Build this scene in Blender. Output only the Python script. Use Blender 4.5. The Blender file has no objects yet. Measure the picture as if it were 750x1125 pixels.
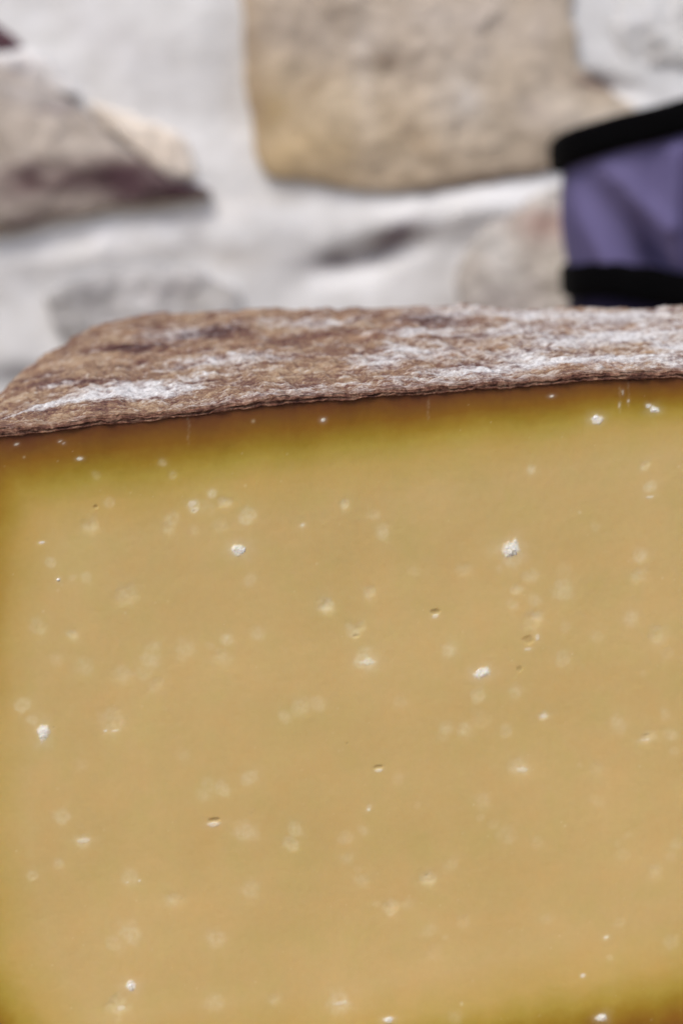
import bpy, math, random
import numpy as np
from mathutils import Matrix, Vector

sc = bpy.context.scene
COL = sc.collection
rng = np.random.default_rng(7)
random.seed(7)

# ------------------------------------------------------------------ camera
F = 85.0 / 24.0 * 750.0            # focal length in photograph pixels
PITCH = math.atan((562.5 - 48) / F)
ROLL = math.radians(3.6)
HABOVE = 0.0708                    # camera height above the cheese top
H = 0.1445                         # cheese height
CAM = np.array([0.0, 0.0, H + HABOVE])
fw = np.array([0, math.cos(PITCH), -math.sin(PITCH)])
r0 = np.array([1.0, 0, 0])
u0 = np.array([0, math.sin(PITCH), math.cos(PITCH)])
rt = math.cos(ROLL) * r0 - math.sin(ROLL) * u0
up = math.sin(ROLL) * r0 + math.cos(ROLL) * u0


def ray(px, py):
    px = np.asarray(px, float); py = np.asarray(py, float)
    return (fw + ((px - 375) / F)[..., None] * rt + ((562.5 - py) / F)[..., None] * up)


def on_plane(px, py, n, p0):
    d = ray(px, py)
    t = ((np.asarray(p0) - CAM) @ n) / (d @ n)
    return CAM + d * t[..., None]


def on_z(px, py, z):
    return on_plane(px, py, np.array([0, 0, 1.0]), np.array([0, 0, z]))


def on_y(px, py, y):
    return on_plane(px, py, np.array([0, 1.0, 0]), np.array([0, y, 0]))


# ------------------------------------------------------------------ noise
_perm = np.random.default_rng(3).permutation(4096)
_g = np.random.default_rng(4).normal(size=(4096, 3))
_g /= np.linalg.norm(_g, axis=1)[:, None]


def perlin(p):
    i = np.floor(p).astype(np.int64)
    f = p - i
    w = f * f * f * (f * (f * 6 - 15) + 10)
    out = np.zeros(len(p))
    for dx in (0, 1):
        wx = w[:, 0] if dx else 1 - w[:, 0]
        for dy in (0, 1):
            wy = w[:, 1] if dy else 1 - w[:, 1]
            for dz in (0, 1):
                wz = w[:, 2] if dz else 1 - w[:, 2]
                h = _perm[(i[:, 0] + dx) & 4095]
                h = _perm[(h + i[:, 1] + dy) & 4095]
                h = _perm[(h + i[:, 2] + dz) & 4095]
                g = _g[h]
                out += wx * wy * wz * (g[:, 0] * (f[:, 0] - dx) + g[:, 1] * (f[:, 1] - dy) + g[:, 2] * (f[:, 2] - dz))
    return out


def fbm(p, scale, octv=4, gain=0.5, seed=0.0):
    p = np.asarray(p, float) * scale + seed * 17.31 + 100.5
    a, s, tot = 1.0, np.zeros(len(p)), 0.0
    for _ in range(octv):
        s += a * perlin(p); tot += a
        p = p * 2.03 + 5.7; a *= gain
    return s / tot * 1.6


def smooth(a, b, x):
    t = np.clip((x - a) / (b - a), 0, 1)
    return t * t * (3 - 2 * t)


# ------------------------------------------------------------------ mesh helpers
def grid_faces(nr, nc, wrap=False, flip=False, off=0):
    r = np.arange(nr - 1)[:, None]; c = np.arange(nc if wrap else nc - 1)[None, :]
    c2 = (c + 1) % nc
    a = r * nc + c; b = r * nc + c2; d = (r + 1) * nc + c; e = (r + 1) * nc + c2
    q = np.stack([a, b, e, d], -1).reshape(-1, 4)
    if flip:
        q = q[:, ::-1]
    return q + off


def make(name, verts, quads, mat, parent=None, attrs=None, colors=None, smooth_shade=True, tris=None):
    me = bpy.data.meshes.new(name)
    verts = np.asarray(verts, np.float32)
    nq = len(quads); nt = 0 if tris is None else len(tris)
    me.vertices.add(len(verts)); me.vertices.foreach_set('co', verts.ravel())
    idx = np.asarray(quads, np.int32).ravel()
    starts = np.arange(nq, dtype=np.int32) * 4
    if nt:
        idx = np.concatenate([idx, np.asarray(tris, np.int32).ravel()])
        starts = np.concatenate([starts, nq * 4 + np.arange(nt, dtype=np.int32) * 3])
    me.loops.add(len(idx)); me.loops.foreach_set('vertex_index', idx)
    me.polygons.add(nq + nt)
    me.polygons.foreach_set('loop_start', starts.astype(np.int32))
    me.update(calc_edges=True)
    me.validate()
    if smooth_shade:
        me.polygons.foreach_set('use_smooth', np.ones(len(me.polygons), bool))
    for k, v in (attrs or {}).items():
        a = me.attributes.new(k, 'FLOAT', 'POINT'); a.data.foreach_set('value', np.asarray(v, np.float32))
    for k, v in (colors or {}).items():
        a = me.attributes.new(k, 'FLOAT_COLOR', 'POINT')
        c = np.ones((len(verts), 4), np.float32); c[:, :3] = v
        a.data.foreach_set('color', c.ravel())
    me.materials.append(mat)
    o = bpy.data.objects.new(name, me); COL.objects.link(o)
    if parent is not None:
        o.parent = parent
    return o


def tag(o, label=None, cat=None, group=None, kind=None):
    if label: o['label'] = label
    if cat: o['category'] = cat
    if group: o['group'] = group
    if kind: o['kind'] = kind
    return o


def empty(name, loc, rz=0):
    o = bpy.data.objects.new(name, None); COL.objects.link(o)
    o.location = loc; o.rotation_euler = (0, 0, rz); o.empty_display_size = 0.02
    return o


def srgb(r, g, b):
    f = lambda c: (c / 255 / 12.92) if c / 255 <= 0.04045 else ((c / 255 + 0.055) / 1.055) ** 2.4
    return np.array([f(r), f(g), f(b)])


# ------------------------------------------------------------------ node helper
class NT:
    def __init__(self, name):
        self.m = bpy.data.materials.new(name); self.m.use_nodes = True
        self.t = self.m.node_tree; self.n = self.t.nodes; self.b = self.n['Principled BSDF']
        self.tc = None

    def link(self, a, b): self.t.links.new(a, b)

    def coord(self):
        if not self.tc: self.tc = self.n.new('ShaderNodeTexCoord')
        return self.tc.outputs['Object']

    def noise(self, scale, detail=4, rough=0.55, vec=None, out='Fac'):
        x = self.n.new('ShaderNodeTexNoise'); x.inputs['Scale'].default_value = scale
        x.inputs['Detail'].default_value = detail; x.inputs['Roughness'].default_value = rough
        self.link(vec or self.coord(), x.inputs['Vector']); return x.outputs[out]

    def voro(self, scale, out='Distance', vec=None, feature='F1'):
        x = self.n.new('ShaderNodeTexVoronoi'); x.feature = feature; x.inputs['Scale'].default_value = scale
        self.link(vec or self.coord(), x.inputs['Vector']); return x.outputs[out]

    def attr(self, name, out='Fac'):
        x = self.n.new('ShaderNodeAttribute'); x.attribute_name = name; return x.outputs[out]

    def ramp(self, fac, stops, interp='LINEAR'):
        x = self.n.new('ShaderNodeValToRGB'); x.color_ramp.interpolation = interp
        e = x.color_ramp.elements
        while len(e) < len(stops): e.new(0.5)
        for k, (p, c) in enumerate(stops):
            e[k].position = p
            e[k].color = (c, c, c, 1) if np.isscalar(c) else (*[float(v) for v in c], 1)
        self.link(fac, x.inputs['Fac']); return x.outputs['Color']

    def math(self, op, a, b=None, clamp=False):
        x = self.n.new('ShaderNodeMath'); x.operation = op; x.use_clamp = clamp
        for k, v in enumerate((a, b)):
            if v is None: continue
            if isinstance(v, (int, float)): x.inputs[k].default_value = v
            else: self.link(v, x.inputs[k])
        return x.outputs[0]

    def mix(self, fac, a, b, blend='MIX'):
        x = self.n.new('ShaderNodeMix'); x.data_type = 'RGBA'; x.blend_type = blend
        for s, v in ((x.inputs[0], fac), (x.inputs[6], a), (x.inputs[7], b)):
            if isinstance(v, (int, float)): s.default_value = v
            elif isinstance(v, (tuple, list, np.ndarray)): s.default_value = (*[float(q) for q in v], 1)
            else: self.link(v, s)
        return x.outputs[2]

    def bump(self, h, strength, dist, normal=None):
        x = self.n.new('ShaderNodeBump'); x.inputs['Strength'].default_value = strength
        x.inputs['Distance'].default_value = dist
        self.link(h, x.inputs['Height'])
        if normal: self.link(normal, x.inputs['Normal'])
        return x.outputs[0]

    def set(self, name, v):
        s = self.b.inputs[name]
        if isinstance(v, (int, float)): s.default_value = v
        elif isinstance(v, (tuple, list, np.ndarray)):
            s.default_value = (*[float(q) for q in v], 1) if len(v) == 3 and s.type == 'RGBA' else v
        else: self.link(v, s)


# ================================================================== CHEESE
edge_px = np.array([(-2, 480), (30, 477), (60, 474), (90, 470), (105, 467), (150, 464), (200, 458), (240, 453), (300, 445.5),
                    (350, 441), (380, 440), (400, 437), (420, 434.5), (450, 434), (470, 433), (500, 430), (530, 427.5),
                    (550, 427), (600, 423), (640, 418), (680, 416.5), (700, 417), (750, 414), (900, 404)], float)
A = on_z(np.array([-2.0]), np.array([480.0]), H)[0]
B = on_z(np.array([750.0]), np.array([414.0]), H)[0]
udir = (B - A); udir[2] = 0; udir /= np.linalg.norm(udir)
vdir = np.array([-udir[1], udir[0], 0.0])          # away from the camera
YAW = math.atan2(udir[1], udir[0])
O = A.copy(); O[2] = 0.0                            # cheese origin: below its top left front corner
if True:
    print('yaw deg', math.degrees(YAW), 'A', A, 'B', B)


def loc_of(P):                                      # world -> cheese local (u, v, z)
    Q = np.asarray(P) - O
    return np.stack([Q @ udir, Q @ vdir, Q[..., 2]], -1)


def face_uv(px, py):                                # photograph point on the cut face -> (u, z)
    L = loc_of(on_plane(np.atleast_1d(px).astype(float), np.atleast_1d(py).astype(float), vdir, O))
    return L[:, 0], L[:, 2]


eu, ez = face_uv(edge_px[:, 0], edge_px[:, 1])
lu, lz = face_uv(np.array([-2, -20, -38, -62, -84, -94, -90, -66, -30, 40]), np.array([480, 494, 518, 590, 700, 820, 960, 1075, 1145, 1206]))
bu, bz = face_uv(np.array([750, 550, 300]), np.array([1136, 1165, 1190]))
print('bottom z', bz, 'left', lu, lz, 'right edge u', eu[-2:], ez)
W = 0.178
ZB = 0.0


def ztop(u): return np.interp(u, eu, ez)


def uleft(z):                                       # rim profile of the wheel at the cut
    zz = np.concatenate([[ZB], lz[::-1][1:]]); uu = np.concatenate([[lu[-1]], lu[::-1][1:]])
    return np.interp(z, zz, uu)


PXM = 0.48 / F                                      # metres per photograph pixel on the face

# outline: bottom right -> bottom left -> up the rim -> top left -> top right
zs = np.linspace(ZB, ztop(0) - 0.0, 240)[1:-1]
top_u = np.arange(0.0, W, 0.00022)
out_b = np.stack([np.linspace(W, lu[-1], 120), np.full(120, ZB)], 1)
out_l = np.stack([uleft(zs), zs], 1)
k = np.ones(15) / 15
ol = out_l.copy()
ol[7:-7, 0] = np.convolve(out_l[:, 0], k, 'valid'); out_l = ol
out_t = np.stack([top_u, ztop(top_u)], 1)
outline = np.concatenate([out_b, out_l, out_t])
NB, NL, NTp = len(out_b), len(out_l), len(out_t)
tan = np.gradient(outline, axis=0)
for _ in range(3):
    tan[1:-1] = (tan[:-2] + tan[1:-1] + tan[2:]) / 3
tan[NB + NL + 40:] = [1, 0]
for _ in range(12):
    tan[1:-1] = (tan[:-2] + tan[1:-1] + tan[2:]) / 3
tan /= np.linalg.norm(tan, axis=1)[:, None] + 1e-12
nrm = np.stack([-tan[:, 1], tan[:, 0]], 1)          # outward (left of travel)
print('normal checks', nrm[10], nrm[NB + 100], nrm[-100])

# back edge (top view) from the photograph
bx = np.array([125., 750., 900.]); by = np.array([351., 340., 338.])
BL = loc_of(on_z(bx, by, H))
print('back line', BL)


def depth_at(u):                                    # depth of the block at u
    return np.interp(u, [BL[0, 0] - 0.02, BL[0, 0], BL[1, 0], W + 0.02], [BL[0, 1] - 0.004, BL[0, 1], BL[1, 1], BL[1, 1] + 0.002])


_rp = loc_of(on_z(np.array([3., 30., 55., 82., 106., 124.]), np.array([436., 402., 385., 369., 358., 351.]), H))
RIMV = np.concatenate([[0.0], _rp[:, 1]]); RIMU = np.concatenate([[0.0], _rp[:, 0]])
_vv = np.linspace(0, RIMV[-1], 200); _uu = np.interp(_vv, RIMV, RIMU)
for _ in range(40):
    _uu[1:-1] = (_uu[:-2] + _uu[1:-1] + _uu[2:]) / 3
print('rim', RIMV, RIMU)


def rim_shift(v):                                   # the rim of the wheel curves away
    return np.interp(v, _vv, _uu)


def sweep(uz, v):                                   # point of the outline carried to relative depth v (0..1)
    u = uz[:, 0]; D = depth_at(u)
    vv = v * D
    sh = rim_shift(vv) * np.clip((W - u) / W, 0, 1.2)
    return np.stack([u + sh, vv, uz[:, 1]], 1)


# ---- paste material
m = NT('cheese_paste')
d = m.attr('rind_d')
wob = m.noise(55, 3)
dd = m.math('ADD', d, m.math('MULTIPLY', m.math('SUBTRACT', wob, 0.5), 0.0040))
dd = m.math('ADD', dd, m.math('MULTIPLY', m.math('SUBTRACT', m.noise(400, 3), 0.5), 0.0016))
dn = m.math('DIVIDE', dd, 0.0248, clamp=True)
band = m.ramp(dn, [(0.0, (0.125, 0.040, 0.016)), (0.07, (0.185, 0.070, 0.016)), (0.20, (0.275, 0.130, 0.014)), (0.32, (0.37, 0.235, 0.026)),
                   (0.42, (0.47, 0.335, 0.062)), (0.60, (0.588, 0.412, 0.130)), (0.92, (0.632, 0.454, 0.188))])
band = m.mix(m.math('MULTIPLY', m.attr('amber'), m.ramp(dn, [(0.0, 1.0), (0.35, 1.0), (0.75, 0.0)])), band, (0.40, 0.205, 0.022))
blot = m.ramp(m.noise(28, 4), [(0.3, (0.94, 0.94, 0.90)), (0.7, (1.05, 1.05, 1.08))])
base = m.mix(1.0, band, blot, 'MULTIPLY')
blot2 = m.ramp(m.noise(105, 3), [(0.32, (1.02, 0.985, 0.97)), (0.5, (1.0, 1.0, 1.0)), (0.68, (0.97, 1.005, 0.96))])
base = m.mix(1.0, base, blot2, 'MULTIPLY')
fine = m.ramp(m.noise(700, 3), [(0.3, (0.985, 0.98, 0.97)), (0.7, (1.012, 1.015, 1.02))])
base = m.mix(1.0, base, fine, 'MULTIPLY')
pale = m.attr('pale')
base = m.mix(m.math('MULTIPLY', pale, 0.62, clamp=True), base, (0.84, 0.75, 0.50))
base = m.mix(m.attr('chalk'), base, (0.90, 0.87, 0.76))
base = m.mix(m.attr('pit'), base, (0.40, 0.27, 0.10))
m.set('Base Color', base)
m.set('Roughness', m.ramp(m.noise(60, 3), [(0.3, 0.42), (0.7, 0.56)]))
m.set('Specular IOR Level', 0.22)
m.b.subsurface_method = 'RANDOM_WALK'
m.set('Subsurface Weight', 0.35); m.set('Subsurface Radius', (1.0, 0.55, 0.2)); m.set('Subsurface Scale', 0.0022)
stre = m.n.new('ShaderNodeMapping'); stre.inputs['Scale'].default_value = (1.0, 1.0, 0.12)
m.link(m.coord(), stre.inputs['Vector'])
hgt = m.math('ADD', m.noise(420, 4), m.math('MULTIPLY', m.noise(700, 2, vec=stre.outputs[0]), 0.6))
m.set('Normal', m.bump(hgt, 0.07, 0.0004))
MPASTE = m.m

# ---- rind material
m = NT('cheese_rind')
tone = m.attr('tone')
n1 = m.noise(75, 5, 0.65); n2 = m.noise(330, 5, 0.7); n3 = m.noise(1200, 3, 0.7); n4 = m.noise(170, 6, 0.75)
tn = m.math('ADD', m.math('ADD', m.math('MULTIPLY', n1, 0.62), m.math('MULTIPLY', n2, 0.42)), m.math('MULTIPLY', m.math('SUBTRACT', n3, 0.5), 0.5))
tn = m.math('ADD', tn, tone)
rel = m.attr('relief')
tn = m.math('ADD', tn, m.math('MULTIPLY', rel, 0.16))
col = m.ramp(tn, [(0.28, (0.060, 0.024, 0.020)), (0.41, (0.145, 0.070, 0.052)), (0.51, (0.248, 0.152, 0.092)), (0.61, (0.365, 0.252, 0.155)), (0.78, (0.45, 0.35, 0.26))])
redd = m.ramp(m.noise(48, 3), [(0.48, 0.0), (0.68, 0.4)])
col = m.mix(redd, col, m.mix(1.0, col, (1.0, 0.80, 0.78), 'MULTIPLY'))
mo = m.math('ADD', m.attr('mould'), m.math('MULTIPLY', m.math('SUBTRACT', n2, 0.5), 2.4))
mo = m.math('ADD', mo, m.math('MULTIPLY', m.math('SUBTRACT', n4, 0.5), 2.0))
mo = m.math('ADD', mo, m.math('MULTIPLY', m.math('SUBTRACT', n3, 0.5), 0.6))
mo = m.math('ADD', mo, m.math('MULTIPLY', rel, 0.6))
mof = m.ramp(mo, [(0.02, 0.0), (0.48, 0.38), (1.15, 0.90)])
whit = m.ramp(n3, [(0.3, (0.42, 0.40, 0.39)), (0.68, (0.84, 0.83, 0.82))])
col = m.mix(mof, col, whit)
crust = m.attr('crust')
cc = m.ramp(m.math('ADD', m.math('MULTIPLY', n2, 0.7), m.math('MULTIPLY', n3, 0.3)), [(0.36, (0.045, 0.016, 0.012)), (0.48, (0.145, 0.062, 0.040)), (0.60, (0.31, 0.175, 0.115)), (0.74, (0.47, 0.33, 0.24))])
col = m.mix(crust, col, cc)
lay = m.attr('layer')
col = m.mix(m.math('MULTIPLY', crust, 0.85), col, m.mix(1.0, col, m.ramp(lay, [(0.0, 0.25), (0.5, 1.0), (1.0, (1.9, 1.7, 1.55))]), 'MULTIPLY'))
m.set('Base Color', col)
m.set('Roughness', 0.85); m.set('Specular IOR Level', 0.25)
hg = m.math('ADD', m.math('MULTIPLY', n2, 1.0), m.math('ADD', m.math('MULTIPLY', n3, 0.45), m.math('MULTIPLY', mof, 0.25)))
m.set('Normal', m.bump(hg, 0.55, 0.001))
MRIND = m.m

cheese = empty('cheese_block', tuple(O), YAW)
tag(cheese, 'cut block of hard yellow cheese with brown mould-dusted rind in the foreground', 'cheese')

# ---- front cut face, fine grid
na, nb = 820, 700
a = np.linspace(0, 1, na)[None, :]; b = np.linspace(0, 1, nb)[:, None]
zz = ZB + b * (H - ZB) + 0 * a
ul = np.interp(zz[:, 0], out_l[:, 1], out_l[:, 0])
ul[0] = lu[-1]; ul[-1] = 0.0
uu = ul[:, None] + (W - ul[:, None]) * a
zz = zz + (ztop(uu) - H) * smooth(0.75, 1.0, b)
P = np.stack([uu.ravel(), np.zeros(na * nb), zz.ravel()], 1)
seg = outline[::6]
rd = np.full(len(P), 1.0)
near = np.ones(len(P), bool)
for s in range(0, len(P), 20000):
    q = P[s:s + 20000][:, [0, 2]]
    d2 = ((q[:, None, :].astype(np.float32) - seg[None].astype(np.float32)) ** 2).sum(-1)
    rd[s:s + 20000] = np.sqrt(d2.min(1))
pale = np.zeros(len(P)); chalk = np.zeros(len(P)); pit = np.zeros(len(P)); hv = np.zeros(len(P))
warp1 = fbm(P, 420, 2, seed=1); warp2 = fbm(P, 420, 2, seed=2); grain = fbm(P, 1500, 2, seed=3); cloud = fbm(P, 900, 3, seed=8)


def near_idx(px, py, r):
    cu, cz = face_uv(px, py)
    idx = np.where((np.abs(P[:, 0] - cu[0]) < r) & (np.abs(P[:, 2] - cz[0]) < r))[0]
    return idx, P[idx, 0] - cu[0], P[idx, 2] - cz[0]


SPOTS = [(100,579,10,.5),(120,553,6,.4),(188,570,10,.5),(184,580,7,.4),(213,556,7,.8),(232,543,6,.9),(246,552,7,.8),(271,566,10,.7),(178,508,5,.5),(190,522,5,.4),
 (105,522,5,.3),(379,553,6,.8),(421,584,9,.6),(332,577,4,.7),(358,664,10,.9),(405,651,8,.6),(388,694,10,.6),(396,688,8,.5),(402,725,14,.7),(249,703,8,.7),
 (282,696,9,.4),(165,725,12,.5),(168,712,9,.35),(140,653,13,.4),(80,697,7,.6),(56,618,6,.5),(95,635,7,.4),(80,635,5,.3),(42,688,10,.35),(24,775,9,.6),(36,791,7,.5),
 (122,793,15,.4),(313,788,9,.4),(330,777,12,.45),(348,773,10,.4),(583,516,6,.7),(708,511,6,.6),(713,535,8,.7),(703,611,10,.6),(702,632,10,.45),
 (694,679,10,.5),(723,698,13,.4),(618,648,13,.5),(583,632,10,.4),(588,659,9,.4),(590,677,8,.7),(567,648,7,.5),(509,626,9,.3),(494,714,10,.6),(525,764,10,.5),
 (566,760,9,.4),(617,724,10,.4),(597,787,6,.7),(510,802,10,.5),(490,800,9,.45),(555,803,9,.3),(570,841,13,.5),(530,880,12,.3),(678,795,11,.45),(710,811,10,.6),
 (737,807,9,.45),(730,785,8,.3),(740,825,6,.3),(275,854,10,.5),(243,866,10,.45),(270,914,14,.55),(320,927,10,.5),(324,912,10,.5),(380,920,9,.35),(68,897,9,.5),
 (92,924,9,.6),(35,963,7,.5),(65,950,7,.35),(143,965,11,.4),(190,989,10,.45),(275,977,12,.35),(142,1025,14,.55),(236,1031,12,.5),(470,966,10,.7),(430,997,10,.55),
 (397,968,10,.3),(130,1105,14,.5),(235,1101,12,.4),(302,1098,8,.4),(372,1103,15,.6),(720,957,10,.35),(737,1035,10,.35),(666,1030,4,.7),(640,1072,3,.6),(670,1052,5,.4),
 (405,888,4,.6),(507,1103,3,.5),(500,1118,9,.3),(655,700,8,.25),(455,628,7,.2),(440,770,8,.2),(655,880,9,.2),(590,925,9,.22),(600,1010,8,.2),(90,840,8,.2),(200,830,8,.2)]
for _ in range(26):                                   # fainter flecks, in loose clusters
    qx, qy = random.uniform(20, 800), random.uniform(560, 1110)
    if random.random() < 0.45: qx = random.uniform(470, 780)
    for _k in range(random.choice([1, 2, 3, 3])):
        SPOTS.append((qx + random.gauss(0, 16), qy + random.gauss(0, 14), random.uniform(4, 12), random.uniform(0.15, 0.36)))
for (x, y, r, s) in SPOTS:
    R = r * PXM
    i, du, dz = near_idx(x, y, R * 3)
    asp = 0.85 + 0.3 * random.random(); th = random.random() * 3.14
    c_, s_ = math.cos(th), math.sin(th)
    e = np.hypot((du * c_ + dz * s_) / asp, (-du * s_ + dz * c_) * asp) / R + 0.45 * warp1[i] + 0.15 * cloud[i]
    disc = smooth(1.3, 0.35, e)
    ringy = np.exp(-((e - 0.78) / 0.18) ** 2) * random.choice([0.0, 0.0, 0.22])
    edge = 0.35 + 0.65 * smooth(-1.0, 1.0, -dz / R + 0.6 * warp2[i])
    halo = np.exp(-(e / 1.3) ** 2) * 0.25
    val = s * (disc * (0.62 + 0.75 * cloud[i]) + ringy * edge + halo)
    pale[i] = np.maximum(pale[i], np.clip(val, 0, 1.3))
    dep = random.choice([0.2, 0.5, 1.0]) * s
    hv[i] += dep * R * 0.16 * np.exp(-(e / 0.85) ** 2)        # a shallow dimple
CHALK = [(263,604,9,7,1.0),(562,604,10,10,1.0),(528,739,10,6,1.0),(48,806,6.5,10,1.0),(654,460,7,5,.95),(718,450,6,4,.95),(712,446,3,2.5,.9),
 (144,1084,7,6,.9),(355,461,2.6,2.2,.9),(403,727,9,4,.55),(661,1118,7,5,.9),(427,1121,6,4,.9),(64,637,2.2,2,.9),(235,906,7,2.8,.55),(46,596,3.5,1.8,.7),
 (87,504,3,1.6,.8),(66,485,2,1.6,.7),(70,487,2,1.6,.6),(18,488,2,1.5,.6),(606,435,3,1.6,.8),(478,677,4,2.5,.5),(416,847,5,2,.5),(710,813,7,2.2,.5),(572,846,6,3,.4),
 (597,787,5,3,.5),(127,803,4,1.3,.5),(116,803,2,1.2,.6),(332,577,3.2,1.8,.5),(713,546,5,1.8,.5),(579,713,5,2,.45),(590,700,3,4,.45),(640,1072,2.4,2,.6),(666,1030,3,2,.6),(153,968,2,1.5,.5),(140,970,2,1.3,.4),(405,890,2.3,2,.6),(92,924,8,2.4,.4),(134,1108,5,3,.35),(372,1103,8,3,.4),
 (690,440,1.5,2,.4),(684,432,1.3,3,.35),(680,445,1.3,3,.35),(210,554,5,4,.4),(214,560,4,3,.4)]
for (x, y, rx, ry, s) in CHALK:
    R = max(rx, ry) * PXM
    i, du, dz = near_idx(x, y, R * 3.2)
    e = np.hypot(du / (rx * PXM), dz / (ry * PXM)) + 0.75 * warp1[i] + 0.4 * grain[i]
    core = smooth(1.15, 0.35, e)
    chalk[i] = np.maximum(chalk[i], s * np.clip(core + 0.22 * np.exp(-(e / 1.5) ** 2), 0, 1) * (0.78 + 0.35 * np.clip(grain[i] + 0.5, 0, 1)))
    hv[i] -= R * core * s * (0.06 + 0.16 * np.abs(grain[i]))      # crumbly crystal standing slightly proud
PITS = [(478,672,5,3,.7),(580,703,7,5,.6),(236,901,8,2.6,.8),(416,843,5,1.8,.7),(105,557,2.6,2.3,1.0),(381,817,1.6,1.4,.9),(571,735,3,3,.6),(59,799,1.5,1.5,.8),
        (391,699,5,2,.45),(468,962,3,2,.4),(213,561,2,1.5,.7),(335,912,1.2,1.2,.6),(710,808,6,1.5,.35),(188,1040,1,1,.4)]
for (x, y, rx, ry, s) in PITS:
    R = max(rx, ry) * PXM
    i, du, dz = near_idx(x, y, R * 3)
    e = np.hypot(du / (rx * PXM), dz / (ry * PXM)) + 0.6 * warp2[i]
    core = smooth(1.15, 0.4, e)
    hv[i] += core * min(R, 4 * PXM) * 0.34 * s
    pit[i] = np.maximum(pit[i], core * s * 0.55)  # shade inside the hole, darkened into the paste colour
# tiny crumbs and specks scattered over the cut
for kk in range(420):
    cu = lu.min() + random.random() * (W - lu.min()); cz = random.random() * H
    r = (0.6 + 1.3 * random.random() ** 3) * PXM
    i = np.where((np.abs(P[:, 0] - cu) < 3 * r) & (np.abs(P[:, 2] - cz) < 3 * r))[0]
    if not len(i): continue
    e = np.hypot(P[i, 0] - cu, P[i, 2] - cz) / r
    g = np.exp(-e * e) * random.uniform(0.15, 0.5)
    if random.random() < 0.8: pale[i] = np.maximum(pale[i], g)
    else: pit[i] = np.maximum(pit[i], g * 0.35)
# faint knife scrapes near the rind
for (x, y0, y1) in ((207, 460, 487), (681, 424, 452), (690, 421, 448), (470, 440, 460)):
    for t in np.linspace(0, 1, 12):
        i, du, dz = near_idx(x + random.uniform(-1, 1), y0 + (y1 - y0) * t, 4 * PXM)
        pale[i] = np.maximum(pale[i], 0.22 * random.random() * np.exp(-(du / (1.2 * PXM)) ** 2 - (dz / (2 * PXM)) ** 2))
amber = 0.75 * smooth(0.010, -0.006, P[:, 0]) * smooth(0.075, 0.105, P[:, 2]) * smooth(H - 0.004, H - 0.016, P[:, 2])
rd *= 1 + 0.42 * smooth(0.05, 0.14, P[:, 0]) * smooth(0.05, 0.09, P[:, 2]) - 0.22 * smooth(0.06, 0.13, P[:, 0]) * smooth(0.07, 0.03, P[:, 2])
hv += 0.00022 * fbm(P, 40, 3, seed=5) + 0.00003 * fbm(P, 600, 2, seed=6)
P[:, 1] = hv
# back and right closing faces of the same cheese
n2a, n2b = 60, 60
a2 = np.linspace(0, 1, n2a)[None, :]; b2 = np.linspace(0, 1, n2b)[:, None]
z2 = ZB + b2 * (H - 0.001 - ZB) + 0 * a2
ul2 = np.interp(z2[:, 0], out_l[:, 1], out_l[:, 0])
u2 = ul2[:, None] + (W - ul2[:, None]) * a2
bk = sweep(np.stack([u2.ravel(), z2.ravel()], 1), 1.0)
sd_v = np.linspace(0, 1, n2a)[None, :] + 0 * b2
sd_z = ZB + b2 * (ztop(W) - ZB) + 0 * a2
sdp = sweep(np.stack([np.full(n2a * n2b, W), sd_z.ravel()], 1), sd_v.ravel())
q = np.concatenate([grid_faces(nb, na), grid_faces(n2b, n2a, flip=True, off=len(P)), grid_faces(n2b, n2a, off=len(P) + len(bk))])
allP = np.concatenate([P, bk, sdp])
rd_b = np.minimum(np.minimum(z2, H - z2), (u2 - ul2[:, None])).ravel()
rd_s = np.minimum(sd_z, ztop(W) - sd_z).ravel()
pad = lambda v: np.concatenate([v, np.zeros(len(bk) + len(sdp))])
paste = make('paste', allP, q, MPASTE, cheese, attrs={'rind_d': np.concatenate([rd, rd_b, rd_s]), 'pale': pad(pale), 'chalk': pad(chalk), 'pit': pad(pit), 'amber': pad(amber)})

# ---- the white crumbly crystals standing in the cut, each a part of the paste
m = NT('tyrosine_crystal')
m.set('Base Color', m.ramp(m.noise(1500, 3), [(0.3, (0.74, 0.68, 0.52)), (0.6, (0.90, 0.88, 0.82))]))
m.set('Roughness', 0.6); m.set('Specular IOR Level', 0.3)
MCRY = m.m
for kq, (x, y, rx, ry, s) in enumerate([c_ for c_ in CHALK if c_[4] >= 0.9]):
    cu, cz = face_uv(x, y)
    nr_, na_ = 18, 40
    th = np.linspace(0, math.pi, nr_)[:, None]; ph = np.linspace(0, 2 * math.pi, na_, endpoint=False)[None, :]
    D = np.stack([(np.sin(th) * np.cos(ph)).ravel(), (np.cos(th) + 0 * ph).ravel(), (np.sin(th) * np.sin(ph)).ravel()], 1)
    k1 = fbm(D + kq * 3.1, 1.3, 2, seed=61); k2 = fbm(D + kq * 3.1, 4.5, 3, seed=62)
    rr = np.clip(1 + 0.50 * k1 + 0.28 * k2, 0.3, 1.8)[:, None]
    V = D * rr * np.array([rx * 0.72 * PXM, min(rx, ry) * 0.24 * PXM, ry * 0.72 * PXM])
    V += np.array([cu[0], 0.09 * min(rx, ry) * PXM, cz[0]])
    make('crystal', V, grid_faces(nr_, na_, wrap=True), MCRY, paste)

# ---- rind: swept outline with a ragged crust lip along the cut
npt = len(outline)
s_arc = np.concatenate([[0], np.cumsum(np.linalg.norm(np.diff(outline, axis=0), axis=1))])
S3 = np.stack([s_arc, np.zeros(npt), np.zeros(npt)], 1)
lipw = 0.0018 + 0.0009 * fbm(S3, 160, 4, seed=11) + 0.0006 * fbm(S3, 45, 2, seed=12)
lipw = np.clip(lipw, 0.0008, 0.0036)
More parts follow.
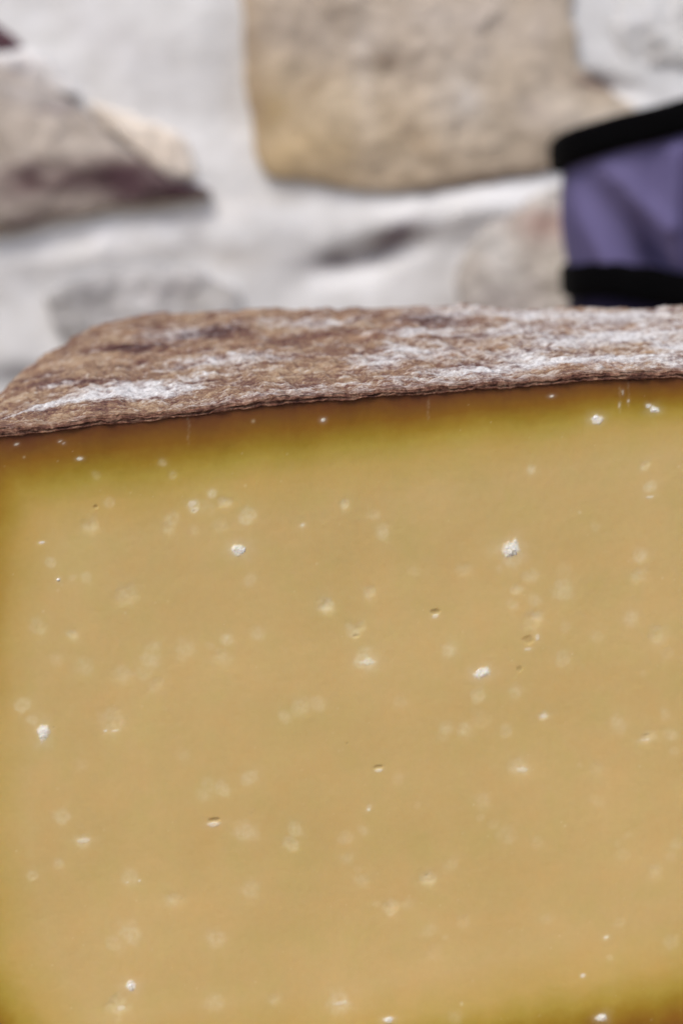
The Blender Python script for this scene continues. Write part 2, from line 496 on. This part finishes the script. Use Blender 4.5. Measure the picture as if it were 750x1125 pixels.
# the edge profile drawn from the photograph is the LOWER border of the crust, so the rind is built upward from it
NLIP = 16
rows = []; crust = []; layer = [np.full(npt, 0.2)]
outer = outline + nrm * lipw[:, None]
# row 0: tucked behind the face
rows.append(np.column_stack([outline[:, 0] - nrm[:, 0] * 0.0004, np.full(npt, 0.0012), outline[:, 1] - nrm[:, 1] * 0.0004])); crust.append(np.ones(npt))
for j in range(NLIP):
    t = j / (NLIP - 1)
    S3[:, 1] = t * 0.0022
    led = 0.00045 * fbm(S3 * [1, 2.2, 1], 420, 3, seed=13) + 0.00040 * fbm(S3 * [0.5, 4.0, 1], 500, 2, seed=14)
    lw = t + 0.16 * fbm(S3 * [1, 0, 1], 220, 3, seed=16) + 0.06 * fbm(S3 * [1, 0, 1], 900, 2, seed=17)
    lv = np.interp(lw, [-0.1, 0.03, 0.10, 0.20, 0.28, 0.40, 0.55, 0.68, 0.82, 1.0], [0.15, 0.25, 0.75, 0.62, 0.18, 0.12, 0.50, 0.25, 0.58, 0.5]) + 0.35 * fbm(S3 * [1, 3, 1], 1100, 2, seed=19)
    layer.append(lv)
    prof = -0.0004 * (lv - 0.4) - 0.0005 * math.sin(math.pi * min(1, t * 1.25)) ** 0.5
    vv = prof + led * (0.4 + 0.6 * math.sin(math.pi * t))
    if j == 0: vv = np.full(npt, -0.0001)
    if j == NLIP - 1: vv = np.full(npt, 0.0003) + 0.3 * led
    wv = 0.00018 * fbm(S3 * [1, 1, 1], 700, 2, seed=15)
    rag = 0.00050 * np.minimum(fbm(S3 * [1, 0, 1], 260, 4, 0.65, seed=18), 0.25) - 0.0001
    pos = outline + nrm * ((lipw * t + rag * (1 - t) ** 1.5) + wv * (1 if 0 < j < NLIP - 1 else 0.5))[:, None]
    rows.append(np.column_stack([pos[:, 0], vv, pos[:, 1]])); crust.append(np.full(npt, 1.0 if t < 0.75 else 0.6))
nv = 480
vr = np.concatenate([np.linspace(0.003, 0.25, 230) ** 1.0, np.linspace(0.25, 1, nv - 230)[1:]])
vr = vr - vr[0] + 0.004
vr = vr / vr[-1]
for t in vr:
    p3 = sweep(outer, t)
    rows.append(p3); crust.append(np.full(npt, 0.35 * math.exp(-t * 40))); layer.append(np.full(npt, 0.5))
R0 = np.concatenate(rows); crust = np.concatenate(crust); layer = np.concatenate(layer)
nrow = len(rows)
n3 = np.tile(np.column_stack([nrm[:, 0], np.zeros(npt), nrm[:, 1]]), (nrow, 1))
isbody = np.arange(len(R0)) >= (NLIP + 1) * npt
vt = R0[:, 1]
amp = smooth(0.0, 0.004, vt) * isbody
disp = 0.0012 * fbm(R0, 38, 3, seed=21) + 0.0009 * fbm(R0, 130, 4, seed=22)
rel1 = fbm(R0, 330, 3, 0.6, seed=23); rel2 = np.abs(fbm(R0, 210, 3, seed=27)); rel3 = fbm(R0, 900, 2, seed=28)
relief = rel1 * 0.9 - 1.3 * (0.25 - np.minimum(rel2, 0.25)) + 0.35 * rel3
disp += 0.00065 * relief
# bumpy horizon along the back
disp += 0.0009 * smooth(0.75, 1.0, vt / depth_at(R0[:, 0])) * fbm(R0, 60, 3, seed=24)
# round the far edge over
vrel = vt / depth_at(R0[:, 0])
disp2 = -0.006 * smooth(0.93, 1.02, vrel) ** 2
istop = np.tile((np.arange(npt) >= NB + NL - 30).astype(float), nrow)
# shoulder: the top falls away toward the rim, more so further back
ush = R0[:, 0] - rim_shift(vt)
should = -0.0025 * smooth(0.016, -0.004, ush) ** 1.5 * smooth(0.0, 0.03, vt) * istop
R1 = R0 + n3 * (disp * amp + disp2 * isbody * istop)[:, None]
R1[:, 2] += should * isbody
bot = R1[:, 2] < 0
R1[bot, 2] = R0[bot, 2] * 0.0
# mould / tone layout on the top
mould = np.full(len(R0), -0.08) + 0.20 * smooth(0.05, 0.15, R0[:, 0]) + 0.42 * smooth(0.024, 0.004, R0[:, 1]) * smooth(-0.25, 0.25, fbm(R0 * [1, 0.5, 1], 60, 3, seed=26)); tone = np.zeros(len(R0))
dv_dpy = 1.0


def blob(arr, px, py, rx, ry, s):
    C0 = loc_of(on_z(np.array([px, px + rx, px]), np.array([py, py, py - ry]), H))
    ru = abs(C0[1, 0] - C0[0, 0]); rv = abs(C0[2, 1] - C0[0, 1])
    e = ((R0[:, 0] - C0[0, 0]) / ru) ** 2 + ((R0[:, 1] - C0[0, 1]) / max(rv, 0.002)) ** 2
    arr += s * np.exp(-(e * 0.8) ** 1.4) * istop


for bb in [(120,444,74,6,.85),(150,434,50,4,.75),(70,431,26,2.5,.8),(80,452,60,4,.6),(190,440,50,6,.7),(240,425,60,4,.4),(190,378,40,9,.5),(30,458,30,4,.4),(215,412,60,7,.45),(280,409,55,6,.6),(352,368,38,5,.6),
           (300,367,30,4,.45),(410,412,32,8,.65),(442,396,20,6,.65),(462,378,40,5,.8),(470,402,50,9,.45),(505,353,55,7,.55),(570,405,30,7,.65),(520,422,60,3,.8),
           (605,412,40,4,.85),(585,354,40,7,.7),(625,387,55,8,.6),(690,376,45,7,.9),(742,388,25,6,.9),(680,352,70,6,.6),(700,402,60,6,.6),(655,409,60,3,.5),(560,375,60,6,.35),
           (800,370,80,20,.5),(30,445,20,3,.3),(650,365,120,14,.22),(540,395,120,18,.15)]:
    blob(mould, *bb)
for bb in [(150,393,55,3,-.22),(235,378,40,5,-.22),(60,386,14,3,-.2),(45,424,28,6,-.12),(130,352,22,6,-.12),(480,363,38,7,-.12),(395,400,40,4,-.1),(110,430,30,2,-.1),
           (540,359,16,4,.12),(655,394,30,5,.05),(330,420,60,5,.06),(200,420,60,3,.05),(90,405,50,8,.08),(330,385,60,8,-.03)]:
    blob(tone, *bb)
rq = grid_faces(nrow, npt)
rind = make('rind', R1, rq, MRIND, cheese, attrs={'crust': crust, 'layer': layer, 'mould': mould, 'tone': tone, 'relief': relief * isbody})

# ================================================================== STONE WALL
YW = 1.26


def wall_xz(px, py):
    Pp = on_y(np.atleast_1d(px).astype(float), np.atleast_1d(py).astype(float), YW)
    return Pp[:, 0], Pp[:, 2]


WPX = YW / F
m = NT('limewash_mortar')
c = m.attr('Col', 'Color')
nz = m.noise(60, 5); nz2 = m.noise(14, 4)
c2 = m.mix(1.0, c, m.ramp(nz, [(0.3, (0.88, 0.87, 0.86)), (0.7, (1.06, 1.06, 1.07))]), 'MULTIPLY')
c2 = m.mix(1.0, c2, m.ramp(nz2, [(0.3, (0.90, 0.90, 0.91)), (0.7, (1.05, 1.05, 1.05))]), 'MULTIPLY')
m.set('Base Color', c2); m.set('Roughness', 0.9); m.set('Specular IOR Level', 0.2)
m.set('Normal', m.bump(m.noise(180, 5), 0.4, 0.002))
MLIME = m.m
m = NT('wall_stone')
c = m.attr('Col', 'Color')
nz = m.noise(45, 6, 0.65); nz2 = m.noise(150, 4)
c2 = m.mix(1.0, c, m.ramp(nz, [(0.3, (0.76, 0.74, 0.72)), (0.7, (1.18, 1.18, 1.18))]), 'MULTIPLY')
c2 = m.mix(1.0, c2, m.ramp(nz2, [(0.3, (0.86, 0.86, 0.86)), (0.7, (1.1, 1.1, 1.1))]), 'MULTIPLY')
m.set('Base Color', c2); m.set('Roughness', 0.88); m.set('Specular IOR Level', 0.25)
m.set('Normal', m.bump(m.noise(140, 6, 0.7), 0.5, 0.003))
MSTONE = m.m

wall = empty('stone_wall', (0, YW, 0), 0)
tag(wall, 'old rubble stone wall smeared with white lime mortar behind the cheese', 'wall')
x0, x1, z0, z1 = -0.95, 0.95, -0.02, 0.85
nx, nz_ = 520, 260
X, Z = np.meshgrid(np.linspace(x0, x1, nx), np.linspace(z0, z1, nz_))
PW = np.stack([X.ravel(), np.zeros(nx * nz_), Z.ravel()], 1)
hy = 0.006 * fbm(PW, 7, 4, seed=31) + 0.0015 * fbm(PW, 30, 4, seed=32)
colw = np.tile(np.array([0.79, 0.79, 0.785]), (len(PW), 1))
t = smooth(-0.2, 0.5, fbm(PW, 9, 4, seed=33))[:, None]
colw = colw * (1 - 0.10 * t)


def wblob(px, py, rx, ry, rot=0):
    cx, cz = wall_xz(px, py)
    dx = PW[:, 0] - cx[0]; dz = PW[:, 2] - cz[0]
    c_, s_ = math.cos(math.radians(rot)), math.sin(math.radians(rot))
    a_ = (dx * c_ + dz * s_) / (rx * WPX); b_ = (-dx * s_ + dz * c_) / (ry * WPX)
    return np.exp(-(a_ * a_ + b_ * b_) + 0.8 * fbm(PW, 40, 3, seed=34))


def wpaint(px, py, rx, ry, rot, col, s):
    global colw
    w = np.clip(wblob(px, py, rx, ry, rot) * s, 0, 0.95)[:, None]
    colw = colw * (1 - w) + np.array(col) * w


wpaint(200, 235, 60, 10, 0, (0.62, 0.57, 0.53), .5)
wpaint(310, 215, 40, 8, 0, (0.70, 0.66, 0.60), .5)
wpaint(120, 40, 60, 30, -30, (0.68, 0.67, 0.68), .5)
wpaint(250, 285, 50, 14, 0, (0.66, 0.62, 0.57), .5)
wpaint(90, 262, 70, 6, 3, (0.60, 0.59, 0.60), .6)
wpaint(480, 255, 40, 10, 20, (0.62, 0.59, 0.56), .5)
# plaster ridges and hollows
hy += -0.007 * wblob(500, 235, 120, 25, 6)          # bulge under the ochre stone
hy += 0.010 * wblob(410, 280, 60, 16, 15)           # hollow
hy += -0.004 * wblob(560, 222, 50, 20, 15)
hy += 0.012 * wblob(640, 90, 45, 8, -15)
hy += -0.005 * wblob(140, 270, 150, 24, 5)
wpaint(432, 262, 34, 13, 30, (0.20, 0.155, 0.18), .85)  # shade of the hollow painted into the mortar colour, continued just below
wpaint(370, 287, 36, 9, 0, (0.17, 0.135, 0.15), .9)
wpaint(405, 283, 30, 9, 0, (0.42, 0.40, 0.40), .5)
wpaint(655, 88, 34, 6, -22, (0.16, 0.11, 0.10), .8)  # crevice shadow painted dark onto the mortar
wpaint(25, 78, 40, 8, 0, (0.32, 0.30, 0.31), .6)  # grey shadow on the white mortar, put into its colour
wpaint(215, 262, 10, 16, 0, (0.42, 0.41, 0.42), .6)
wpaint(180, 252, 60, 5, 4, (0.5, 0.5, 0.51), .5)
wpaint(500, 330, 60, 25, 0, (0.46, 0.44, 0.43), .5)
wpaint(30, 92, 50, 22, -15, (0.46, 0.43, 0.42), .6)
wpaint(255, 120, 12, 60, 0, (0.60, 0.57, 0.53), .4)
wpaint(470, 300, 60, 20, 0, (0.56, 0.55, 0.54), .5)
wpaint(300, 330, 30, 14, 0, (0.60, 0.60, 0.60), .5)
wpaint(10, 410, 60, 14, 0, (0.22, 0.21, 0.21), .8)
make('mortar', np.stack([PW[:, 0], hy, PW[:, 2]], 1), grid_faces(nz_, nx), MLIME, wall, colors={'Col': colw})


def stone(poly_px, base, patches=(), bulge=0.022, rough=0.006, seed=0, sink=0.006, tilt=(0, 0), pts=None, lime=0.0, expo=0.35):
    """rounded rubble stone with an irregular outline, set into the mortar"""
    if pts is None:
        pp = np.array(poly_px, float)
        cx, cz = wall_xz(pp[:, 0], pp[:, 1]); pts = np.stack([cx, cz], 1)
    n = 200
    cl = np.concatenate([pts, pts[:1]]); L = np.concatenate([[0], np.cumsum(np.linalg.norm(np.diff(cl, axis=0), axis=1))])
    tt = np.linspace(0, L[-1], n, endpoint=False)
    o = np.stack([np.interp(tt, L, cl[:, 0]), np.interp(tt, L, cl[:, 1])], 1)
    for _ in range(5):
        o = (np.roll(o, 1, 0) + o + np.roll(o, -1, 0)) / 3
    cen = o.mean(0)
    rings = np.linspace(1, 0.0, 70)
    V = []
    for r in rings:
        p = cen + (o - cen) * r
        e = (1 - r ** 2.5)
        V.append(np.column_stack([p[:, 0], np.full(n, sink) - bulge * e ** expo if r < 1 else np.full(n, sink + 0.012), p[:, 1]]))
    V = np.concatenate(V)
    edgef = np.repeat(1 - rings ** 6, n)
    V[:, 1] += edgef * (rough * fbm(V * [1, 0, 1], 22, 4, seed=seed) * 2 + rough * 0.5 * fbm(V * [1, 0, 1], 75, 4, seed=seed + 1))
    V[:, 1] += tilt[0] * (V[:, 0] - cen[0]) * edgef + tilt[1] * (V[:, 2] - cen[1]) * edgef
    jit = (0.003 * fbm(V * [1, 0, 1], 60, 3, seed=seed + 2))
    V[:, 0] += jit; V[:, 2] += np.roll(jit, 17)
    cc = np.tile(np.array(base, float), (len(V), 1))
    for (px, py, rx, ry, rot, pc, s) in patches:
        a0, b0 = wall_xz(px, py)
        dx = V[:, 0] - a0[0]; dz = V[:, 2] - b0[0]
        c_, s_ = math.cos(math.radians(rot)), math.sin(math.radians(rot))
        qa = (dx * c_ + dz * s_) / (rx * WPX); qb = (-dx * s_ + dz * c_) / (ry * WPX)
        w = np.clip(np.exp(-(qa * qa + qb * qb) + 1.0 * fbm(V * [1, 0, 1], 45, 4, seed=seed + 3)) * s, 0, 0.96)[:, None]
        cc = cc * (1 - w) + np.array(pc) * w
    if lime:
        rr_ = np.repeat(rings, n)
        w = (lime * smooth(-0.15, 0.25, fbm(V * [1, 0, 1], 28, 4, seed=seed + 5) + (rr_ - 0.72) * 1.6))[:, None]
        cc = cc * (1 - w) + np.array([0.76, 0.76, 0.76]) * w
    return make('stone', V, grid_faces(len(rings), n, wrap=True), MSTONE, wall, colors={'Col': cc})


# big ochre block, top centre
s1 = stone([(262,-60),(264,0),(266,60),(270,115),(277,165),(283,188),(300,197),(350,203),(400,210),(460,212),(510,206),(560,197),(620,183),(700,172),(705,120),(670,98),(640,84),(632,40),(626,-60)],
      (0.56, 0.465, 0.355), [(300,150,50,80,0,(0.52,0.385,0.205),.9),(350,165,80,44,0,(0.55,0.42,0.255),.7),(276,60,12,120,0,(0.38,0.28,0.18),.8),(330,20,60,40,0,(0.50,0.43,0.38),.6),(500,30,120,50,0,(0.60,0.53,0.475),.7),
      (400,80,12,70,0,(0.70,0.64,0.58),.6),(505,110,26,30,30,(0.70,0.65,0.60),.6),(425,66,28,9,0,(0.34,0.265,0.205),.7),(345,95,26,8,25,(0.34,0.25,0.165),.7),(600,120,40,30,0,(0.62,0.55,0.48),.6),
      (470,165,60,10,-35,(0.42,0.325,0.225),.6),(500,203,90,8,6,(0.17,0.12,0.10),.9),(585,120,20,8,-30,(0.36,0.30,0.26),.6),(440,130,40,8,-40,(0.42,0.325,0.225),.6),(595,25,10,50,0,(0.42,0.36,0.315),.5),(380,120,40,40,0,(0.60,0.49,0.34),.5),  # dark patch along the lower edge is painted-in shade
      (650,92,36,7,-18,(0.14,0.09,0.075),.95),(670,140,40,20,0,(0.64,0.59,0.53),.7),(390,195,90,8,-3,(0.50,0.38,0.24),.6)], bulge=0.009, rough=0.003, seed=41, expo=0.22, sink=0.0)  # first patch here paints the crevice shadow onto the block
s1['label'] = 'large ochre beige stone block'
# dark layered wedge, left
s2 = stone([(-70,40),(-20,66),(35,82),(85,110),(130,152),(180,192),(240,213),(180,223),(120,230),(60,240),(0,254),(-70,266)],
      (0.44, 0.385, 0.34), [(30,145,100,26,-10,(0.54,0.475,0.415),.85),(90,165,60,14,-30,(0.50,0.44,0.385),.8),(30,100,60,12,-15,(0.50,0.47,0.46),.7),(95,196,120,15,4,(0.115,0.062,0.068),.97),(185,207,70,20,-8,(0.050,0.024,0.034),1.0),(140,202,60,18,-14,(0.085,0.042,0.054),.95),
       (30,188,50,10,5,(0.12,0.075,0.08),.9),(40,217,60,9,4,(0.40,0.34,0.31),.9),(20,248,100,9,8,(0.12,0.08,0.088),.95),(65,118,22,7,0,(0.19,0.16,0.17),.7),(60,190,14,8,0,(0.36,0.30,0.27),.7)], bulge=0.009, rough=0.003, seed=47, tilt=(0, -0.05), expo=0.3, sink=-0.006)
s2['label'] = 'dark layered wedge-shaped stone'
s3 = stone([(95,112),(130,122),(175,138),(205,155),(218,196),(190,196),(150,168),(115,138)], (0.78, 0.70, 0.61), [(170,165,30,20,0,(0.80,0.70,0.60),.6)], bulge=0.006, rough=0.002, seed=53, sink=-0.002)
s3['label'] = 'small cream stone chip'
s4 = stone([(-80,0),(-10,18),(16,32),(40,52),(10,60),(-80,60)], (0.10, 0.050, 0.062), [], bulge=0.010, rough=0.003, seed=59)  # dark crevice: its shade is given as a dark-coloured stone mesh
s9 = stone([(-70,50),(-10,58),(36,54),(60,74),(92,106),(60,100),(20,88),(-70,84)], (0.56, 0.53, 0.52), [(16,76,26,6,0,(0.22,0.20,0.21),.8),(60,86,20,8,-40,(0.66,0.63,0.60),.7)], bulge=0.006, rough=0.004, seed=77, lime=0.4, expo=0.5, sink=-0.004)
s9['label'] = 'thin lime-smeared grey stone above the dark wedge stone'
s4['label'] = 'dark maroon crevice, its shade drawn as a dark stone'
s5 = stone([(50,322),(75,305),(115,296),(170,293),(225,298),(262,318),(285,360),(230,390),(80,390),(55,350)], (0.40, 0.39, 0.39),
      [(88,322,26,16,20,(0.24,0.235,0.24),.85),(200,312,46,10,0,(0.27,0.25,0.255),.8),(140,330,20,16,0,(0.55,0.54,0.54),.6),(235,325,30,20,0,(0.55,0.53,0.50),.5),(120,310,20,6,10,(0.30,0.29,0.30),.6)], bulge=0.010, rough=0.005, seed=61, lime=0.15, expo=0.7, sink=-0.005)
s6 = stone([(520,262),(550,228),(595,206),(640,196),(700,200),(720,300),(700,420),(560,420),(505,370),(498,300)], (0.47, 0.425, 0.38),
      [(596,246,36,17,-10,(0.20,0.105,0.085),.97),(622,240,16,14,-10,(0.20,0.10,0.08),.9),(570,335,80,44,0,(0.26,0.23,0.215),.92),(590,205,40,12,10,(0.72,0.72,0.70),.7),(612,300,20,40,0,(0.50,0.46,0.39),.6),(545,270,20,40,20,(0.66,0.66,0.65),.6)], bulge=0.022, rough=0.007, seed=67, tilt=(0, 0.30), lime=0.08, expo=0.8, sink=-0.006)  # dark lower patch puts the rock's shading towards the bottom into its colour
s7 = stone([(632,-60),(640,30),(660,66),(700,84),(790,100),(900,100),(900,-60)], (0.68, 0.67, 0.65), [(700,15,60,30,0,(0.76,0.76,0.77),.8),(690,60,50,14,-20,(0.58,0.55,0.52),.6)], bulge=0.007, rough=0.004, seed=71, lime=0.8, expo=0.9, sink=0.004)
s5['label'] = 'low grey stone half hidden by the cheese'
s6['label'] = 'beige stone with a reddish patch beside the bag'
s7['label'] = 'pale stone in the upper right'
# rubble further along the wall, outside this view but part of the same wall
occupied = []
for kx in range(400):
    cx, cz = random.uniform(-0.85, 0.85), random.uniform(0.05, 0.8)
    if -0.27 < cx < 0.36 and cz < 0.40: continue
    w_, h_ = random.uniform(0.06, 0.12), random.uniform(0.035, 0.075)
    if any(abs(cx - o_[0]) < (w_ + o_[2]) * 0.95 and abs(cz - o_[1]) < (h_ + o_[3]) * 0.95 for o_ in occupied): continue
    if -0.27 - w_ < cx < 0.36 + w_ and cz < 0.40 + h_: continue
    occupied.append((cx, cz, w_, h_))
    an = np.linspace(0, 2 * math.pi, 14, endpoint=False)
    rr = 1 + rng.uniform(-0.15, 0.15, 14)
    px_ = cx + w_ * rr * np.sign(np.cos(an)) * np.abs(np.cos(an)) ** 0.7; pz_ = cz + h_ * rr * np.sign(np.sin(an)) * np.abs(np.sin(an)) ** 0.7
    bs = [(0.46, 0.38, 0.29), (0.36, 0.33, 0.31), (0.50, 0.46, 0.42), (0.30, 0.24, 0.22)][len(occupied) % 4]
    stone(None, bs, [], bulge=0.016, rough=0.006, seed=80 + len(occupied), pts=np.stack([px_, pz_], 1))

# ================================================================== BAG
YB = 1.03
BPX = YB / F


def bag_xz(px, py):
    Pp = on_y(np.atleast_1d(px).astype(float), np.atleast_1d(py).astype(float), YB)
    return Pp[:, 0], Pp[:, 2]


def fabric(name, c0, c1, rough, weave=1400, bstr=0.3):
    m = NT(name)
    nz = m.noise(30, 4)
    m.set('Base Color', m.ramp(nz, [(0.3, c0), (0.7, c1)]))
    m.set('Roughness', rough); m.set('Specular IOR Level', 0.04)
    m.set('Normal', m.bump(m.noise(weave, 2), bstr, 0.0006))
    return m.m


MPURP = fabric('purple_cloth', (0.110, 0.096, 0.202), (0.138, 0.122, 0.244), 0.75)
MBLK = fabric('black_trim', (0.0012, 0.0012, 0.0015), (0.0022, 0.0022, 0.0026), 0.9)
MNAVY = fabric('navy_mesh_cloth', (0.008, 0.007, 0.018), (0.020, 0.017, 0.040), 0.8)

lx, lzv = bag_xz(636, 200)
bagL = lx[0]
BW, BD = 0.115, 0.055                                # half width and half depth
bag_c = np.array([bagL + BW, YB + BD, 0.0])
bag = empty('fabric_bag', tuple(bag_c))
tag(bag, 'purple fabric bag with thick black trim standing against the stone wall', 'bag')
nA = 420
an = np.linspace(0, 2 * math.pi, nA, endpoint=False)
ex = 0.55
cxn = np.sign(np.cos(an)) * np.abs(np.cos(an)) ** ex; syn = np.sign(np.sin(an)) * np.abs(np.sin(an)) ** ex
# heights of the seams along the front, read off the photograph (local x -> z)
rx_, rz_ = bag_xz(np.array([612, 640, 680, 720, 750, 850]), np.array([188, 178, 166, 155, 146, 118]))
sx_, sz_ = bag_xz(np.array([625, 640, 660, 680, 710, 750, 850]), np.array([308, 296, 291, 291, 296, 300, 306]))
rx_ -= bag_c[0]; sx_ -= bag_c[0]


def rim_z(x, y):
    return np.interp(x, rx_, rz_) + 0.0 * y - 0.010 * smooth(-BD, BD, y)


def seam_z(x, y):
    return np.interp(x, sx_, sz_) - 0.006 * smooth(-BD, BD, y)


def fold(x, z, y):
    """wrinkles of the slack cloth, positive outward"""
    front = smooth(0.2 * BD, -0.5 * BD, y)
    f = np.zeros_like(x)
    for (pa, pb, w, s) in (((652, 200), (722, 300), 20, -0.0150), ((636, 215), (668, 290), 12, 0.0055), ((722, 165), (716, 300), 16, -0.003), ((745, 170), (740, 290), 14, 0.005),
                           ((672, 190), (735, 250), 14, 0.004), ((790, 150), (770, 300), 18, -0.006), ((690, 215), (722, 292), 10, -0.005)):
        (ax, az) = bag_xz(*pa); (bx_, bz_) = bag_xz(*pb)
        A2 = np.array([ax[0] - bag_c[0], az[0]]); B2 = np.array([bx_[0] - bag_c[0], bz_[0]])
        dv = B2 - A2; L2 = dv @ dv
        t = np.clip(((x - A2[0]) * dv[0] + (z - A2[1]) * dv[1]) / L2, 0, 1)
        dist = np.hypot(x - A2[0] - t * dv[0], z - A2[1] - t * dv[1])
        f += s * np.exp(-(dist / (w * BPX)) ** 2) * (0.35 + 0.65 * t if s < 0 else 1)
    return f * front


def shell(zlo, zhi, n, inset=0.0, folds=True, bulge=0.0):
    """band of the bag wall between two height functions"""
    V = []
    x = cxn * (BW - inset); y = syn * (BD - inset)
    for t in np.linspace(0, 1, n):
        z = zlo(x, y) * (1 - t) + zhi(x, y) * t
        k = 1 + bulge * math.sin(math.pi * t) / BW
        off = fold(x, z, y) if folds else 0
        nx_, ny_ = np.cos(an), np.sin(an)
        V.append(np.column_stack([x * k + nx_ * off * 0.15, y * k + ny_ * off, z]))
    return np.concatenate(V)


body_v = shell(seam_z, rim_z, 90, bulge=0.002)
make('body', body_v, grid_faces(90, nA, wrap=True), MPURP, bag)
low_v = shell(lambda x, y: 0 * x + 0.001, seam_z, 40, inset=0.002, folds=False, bulge=0.004)
capb = np.column_stack([cxn * (BW - 0.002) * 0.02, syn * 0.001, np.full(nA, 0.001)])
lowq = np.concatenate([grid_faces(40, nA, wrap=True), ])
make('lower_panel', low_v, lowq, MNAVY, bag)


def band_tube(zf, hh, thick, name, grow):
    V = []
    sec = np.linspace(0, 2 * math.pi, 28, endpoint=False)
    x = cxn * BW; y = syn * BD
    for s in sec:
        so = np.sign(np.cos(s)) * abs(math.cos(s)) ** 0.6; sz2 = np.sign(np.sin(s)) * abs(math.sin(s)) ** 0.6
        o_ = grow + thick * so
        V.append(np.column_stack([x + np.cos(an) * o_, y + np.sin(an) * o_, zf(x, y) + hh * sz2 + 0.0006 * fbm(np.column_stack([x, y, 0 * x]), 30, 2, seed=5)]))
    V = np.concatenate(V)
    q = grid_faces(28, nA, wrap=True)
    last = np.stack([np.arange(nA) + 27 * nA, (np.arange(nA) + 1) % nA + 27 * nA, (np.arange(nA) + 1) % nA, np.arange(nA)], 1)
    return make(name, V, np.concatenate([q, last]), MBLK, bag)


hb = 19.5 * BPX
band_tube(lambda x, y: rim_z(x, y) + hb * 0.95, hb, 0.0045, 'top_binding', 0.0015)
band_tube(lambda x, y: seam_z(x, y) - 18 * BPX, 19 * BPX, 0.003, 'lower_trim', 0.0005)
# closed lid
lid = []
for r in np.linspace(1, 0.0, 24):
    x = cxn * (BW - 0.001) * r; y = syn * (BD - 0.001) * r
    lid.append(np.column_stack([x, y, rim_z(x, y) + hb * 1.2 + 0.004 * (1 - r * r) * 0]))
make('lid', np.concatenate(lid), grid_faces(24, nA, wrap=True), MBLK, bag)

# ================================================================== TABLE under it all
m = NT('weathered_table_wood')
mp = m.n.new('ShaderNodeMapping'); mp.inputs['Scale'].default_value = (1.0, 14.0, 6.0)
m.link(m.coord(), mp.inputs['Vector'])
g = m.noise(9, 6, 0.6, vec=mp.outputs[0])
m.set('Base Color', m.ramp(g, [(0.3, (0.16, 0.10, 0.06)), (0.55, (0.30, 0.21, 0.13)), (0.75, (0.40, 0.31, 0.21))]))
m.set('Roughness', 0.7); m.set('Normal', m.bump(g, 0.4, 0.002))
MWOOD = m.m


def box(name, lo, hi, mat, parent, bev=0.004):
    import bmesh
    bm = bmesh.new(); bmesh.ops.create_cube(bm, size=1)
    for v in bm.verts:
        for k_ in range(3):
            v.co[k_] = lo[k_] + (v.co[k_] + 0.5) * (hi[k_] - lo[k_])
    bmesh.ops.bevel(bm, geom=bm.edges[:], offset=bev, segments=3, affect='EDGES')
    me = bpy.data.meshes.new(name); bm.to_mesh(me); bm.free(); me.materials.append(mat)
    o_ = bpy.data.objects.new(name, me); COL.objects.link(o_); o_.parent = parent
    return o_


table = empty('table', (0, 0.75, 0))
tag(table, 'wooden plank table carrying the cheese and the bag', 'table')
yy = -0.47
while yy < 0.44:
    box('plank', (-0.9, yy, -0.035), (0.9, yy + 0.128, -0.0005), MWOOD, table)
    yy += 0.130

# ================================================================== light, sky, camera
world = bpy.data.worlds.new('World'); sc.world = world; world.use_nodes = True
wn = world.node_tree; bg = wn.nodes['Background']
sky = wn.nodes.new('ShaderNodeTexSky'); sky.sky_type = 'NISHITA'; sky.sun_disc = False
SUN_EL, SUN_AZ = math.radians(58), math.radians(205)      # azimuth clockwise from +Y
sky.sun_elevation = SUN_EL; sky.sun_rotation = SUN_AZ
sky.air_density = 1.0; sky.dust_density = 3.0; sky.ozone_density = 0.6
wn.links.new(sky.outputs['Color'], bg.inputs['Color']); bg.inputs['Strength'].default_value = 0.12
sd = bpy.data.lights.new('sun', 'SUN'); sd.energy = 1.4; sd.angle = math.radians(25); sd.color = (1.0, 0.95, 0.88)
so = bpy.data.objects.new('sun', sd); COL.objects.link(so)
dirv = Vector((math.sin(SUN_AZ) * math.cos(SUN_EL), math.cos(SUN_AZ) * math.cos(SUN_EL), math.sin(SUN_EL)))
so.rotation_euler = dirv.to_track_quat('Z', 'Y').to_euler(); so.location = (0.3, -0.6, 1.5)

cd = bpy.data.cameras.new('camera'); cam = bpy.data.objects.new('camera', cd); COL.objects.link(cam)
M = Matrix(((rt[0], up[0], -fw[0], CAM[0]), (rt[1], up[1], -fw[1], CAM[1]), (rt[2], up[2], -fw[2], CAM[2]), (0, 0, 0, 1)))
cam.matrix_world = M
cd.sensor_fit = 'HORIZONTAL'; cd.sensor_width = 24; cd.lens = 85; cd.clip_start = 0.01; cd.clip_end = 100
cd.dof.use_dof = True; cd.dof.focus_distance = 0.475; cd.dof.aperture_fstop = 14.5; cd.dof.aperture_blades = 9
sc.camera = cam
sc.view_settings.view_transform = 'Standard'; sc.view_settings.look = 'None'
sc.view_settings.gamma = 1.0; sc.view_settings.exposure = 0.45
sc.view_settings.use_curve_mapping = False
sc.render.engine = 'CYCLES'
sc.cycles.use_denoising = True
sc.cycles.max_bounces = 8
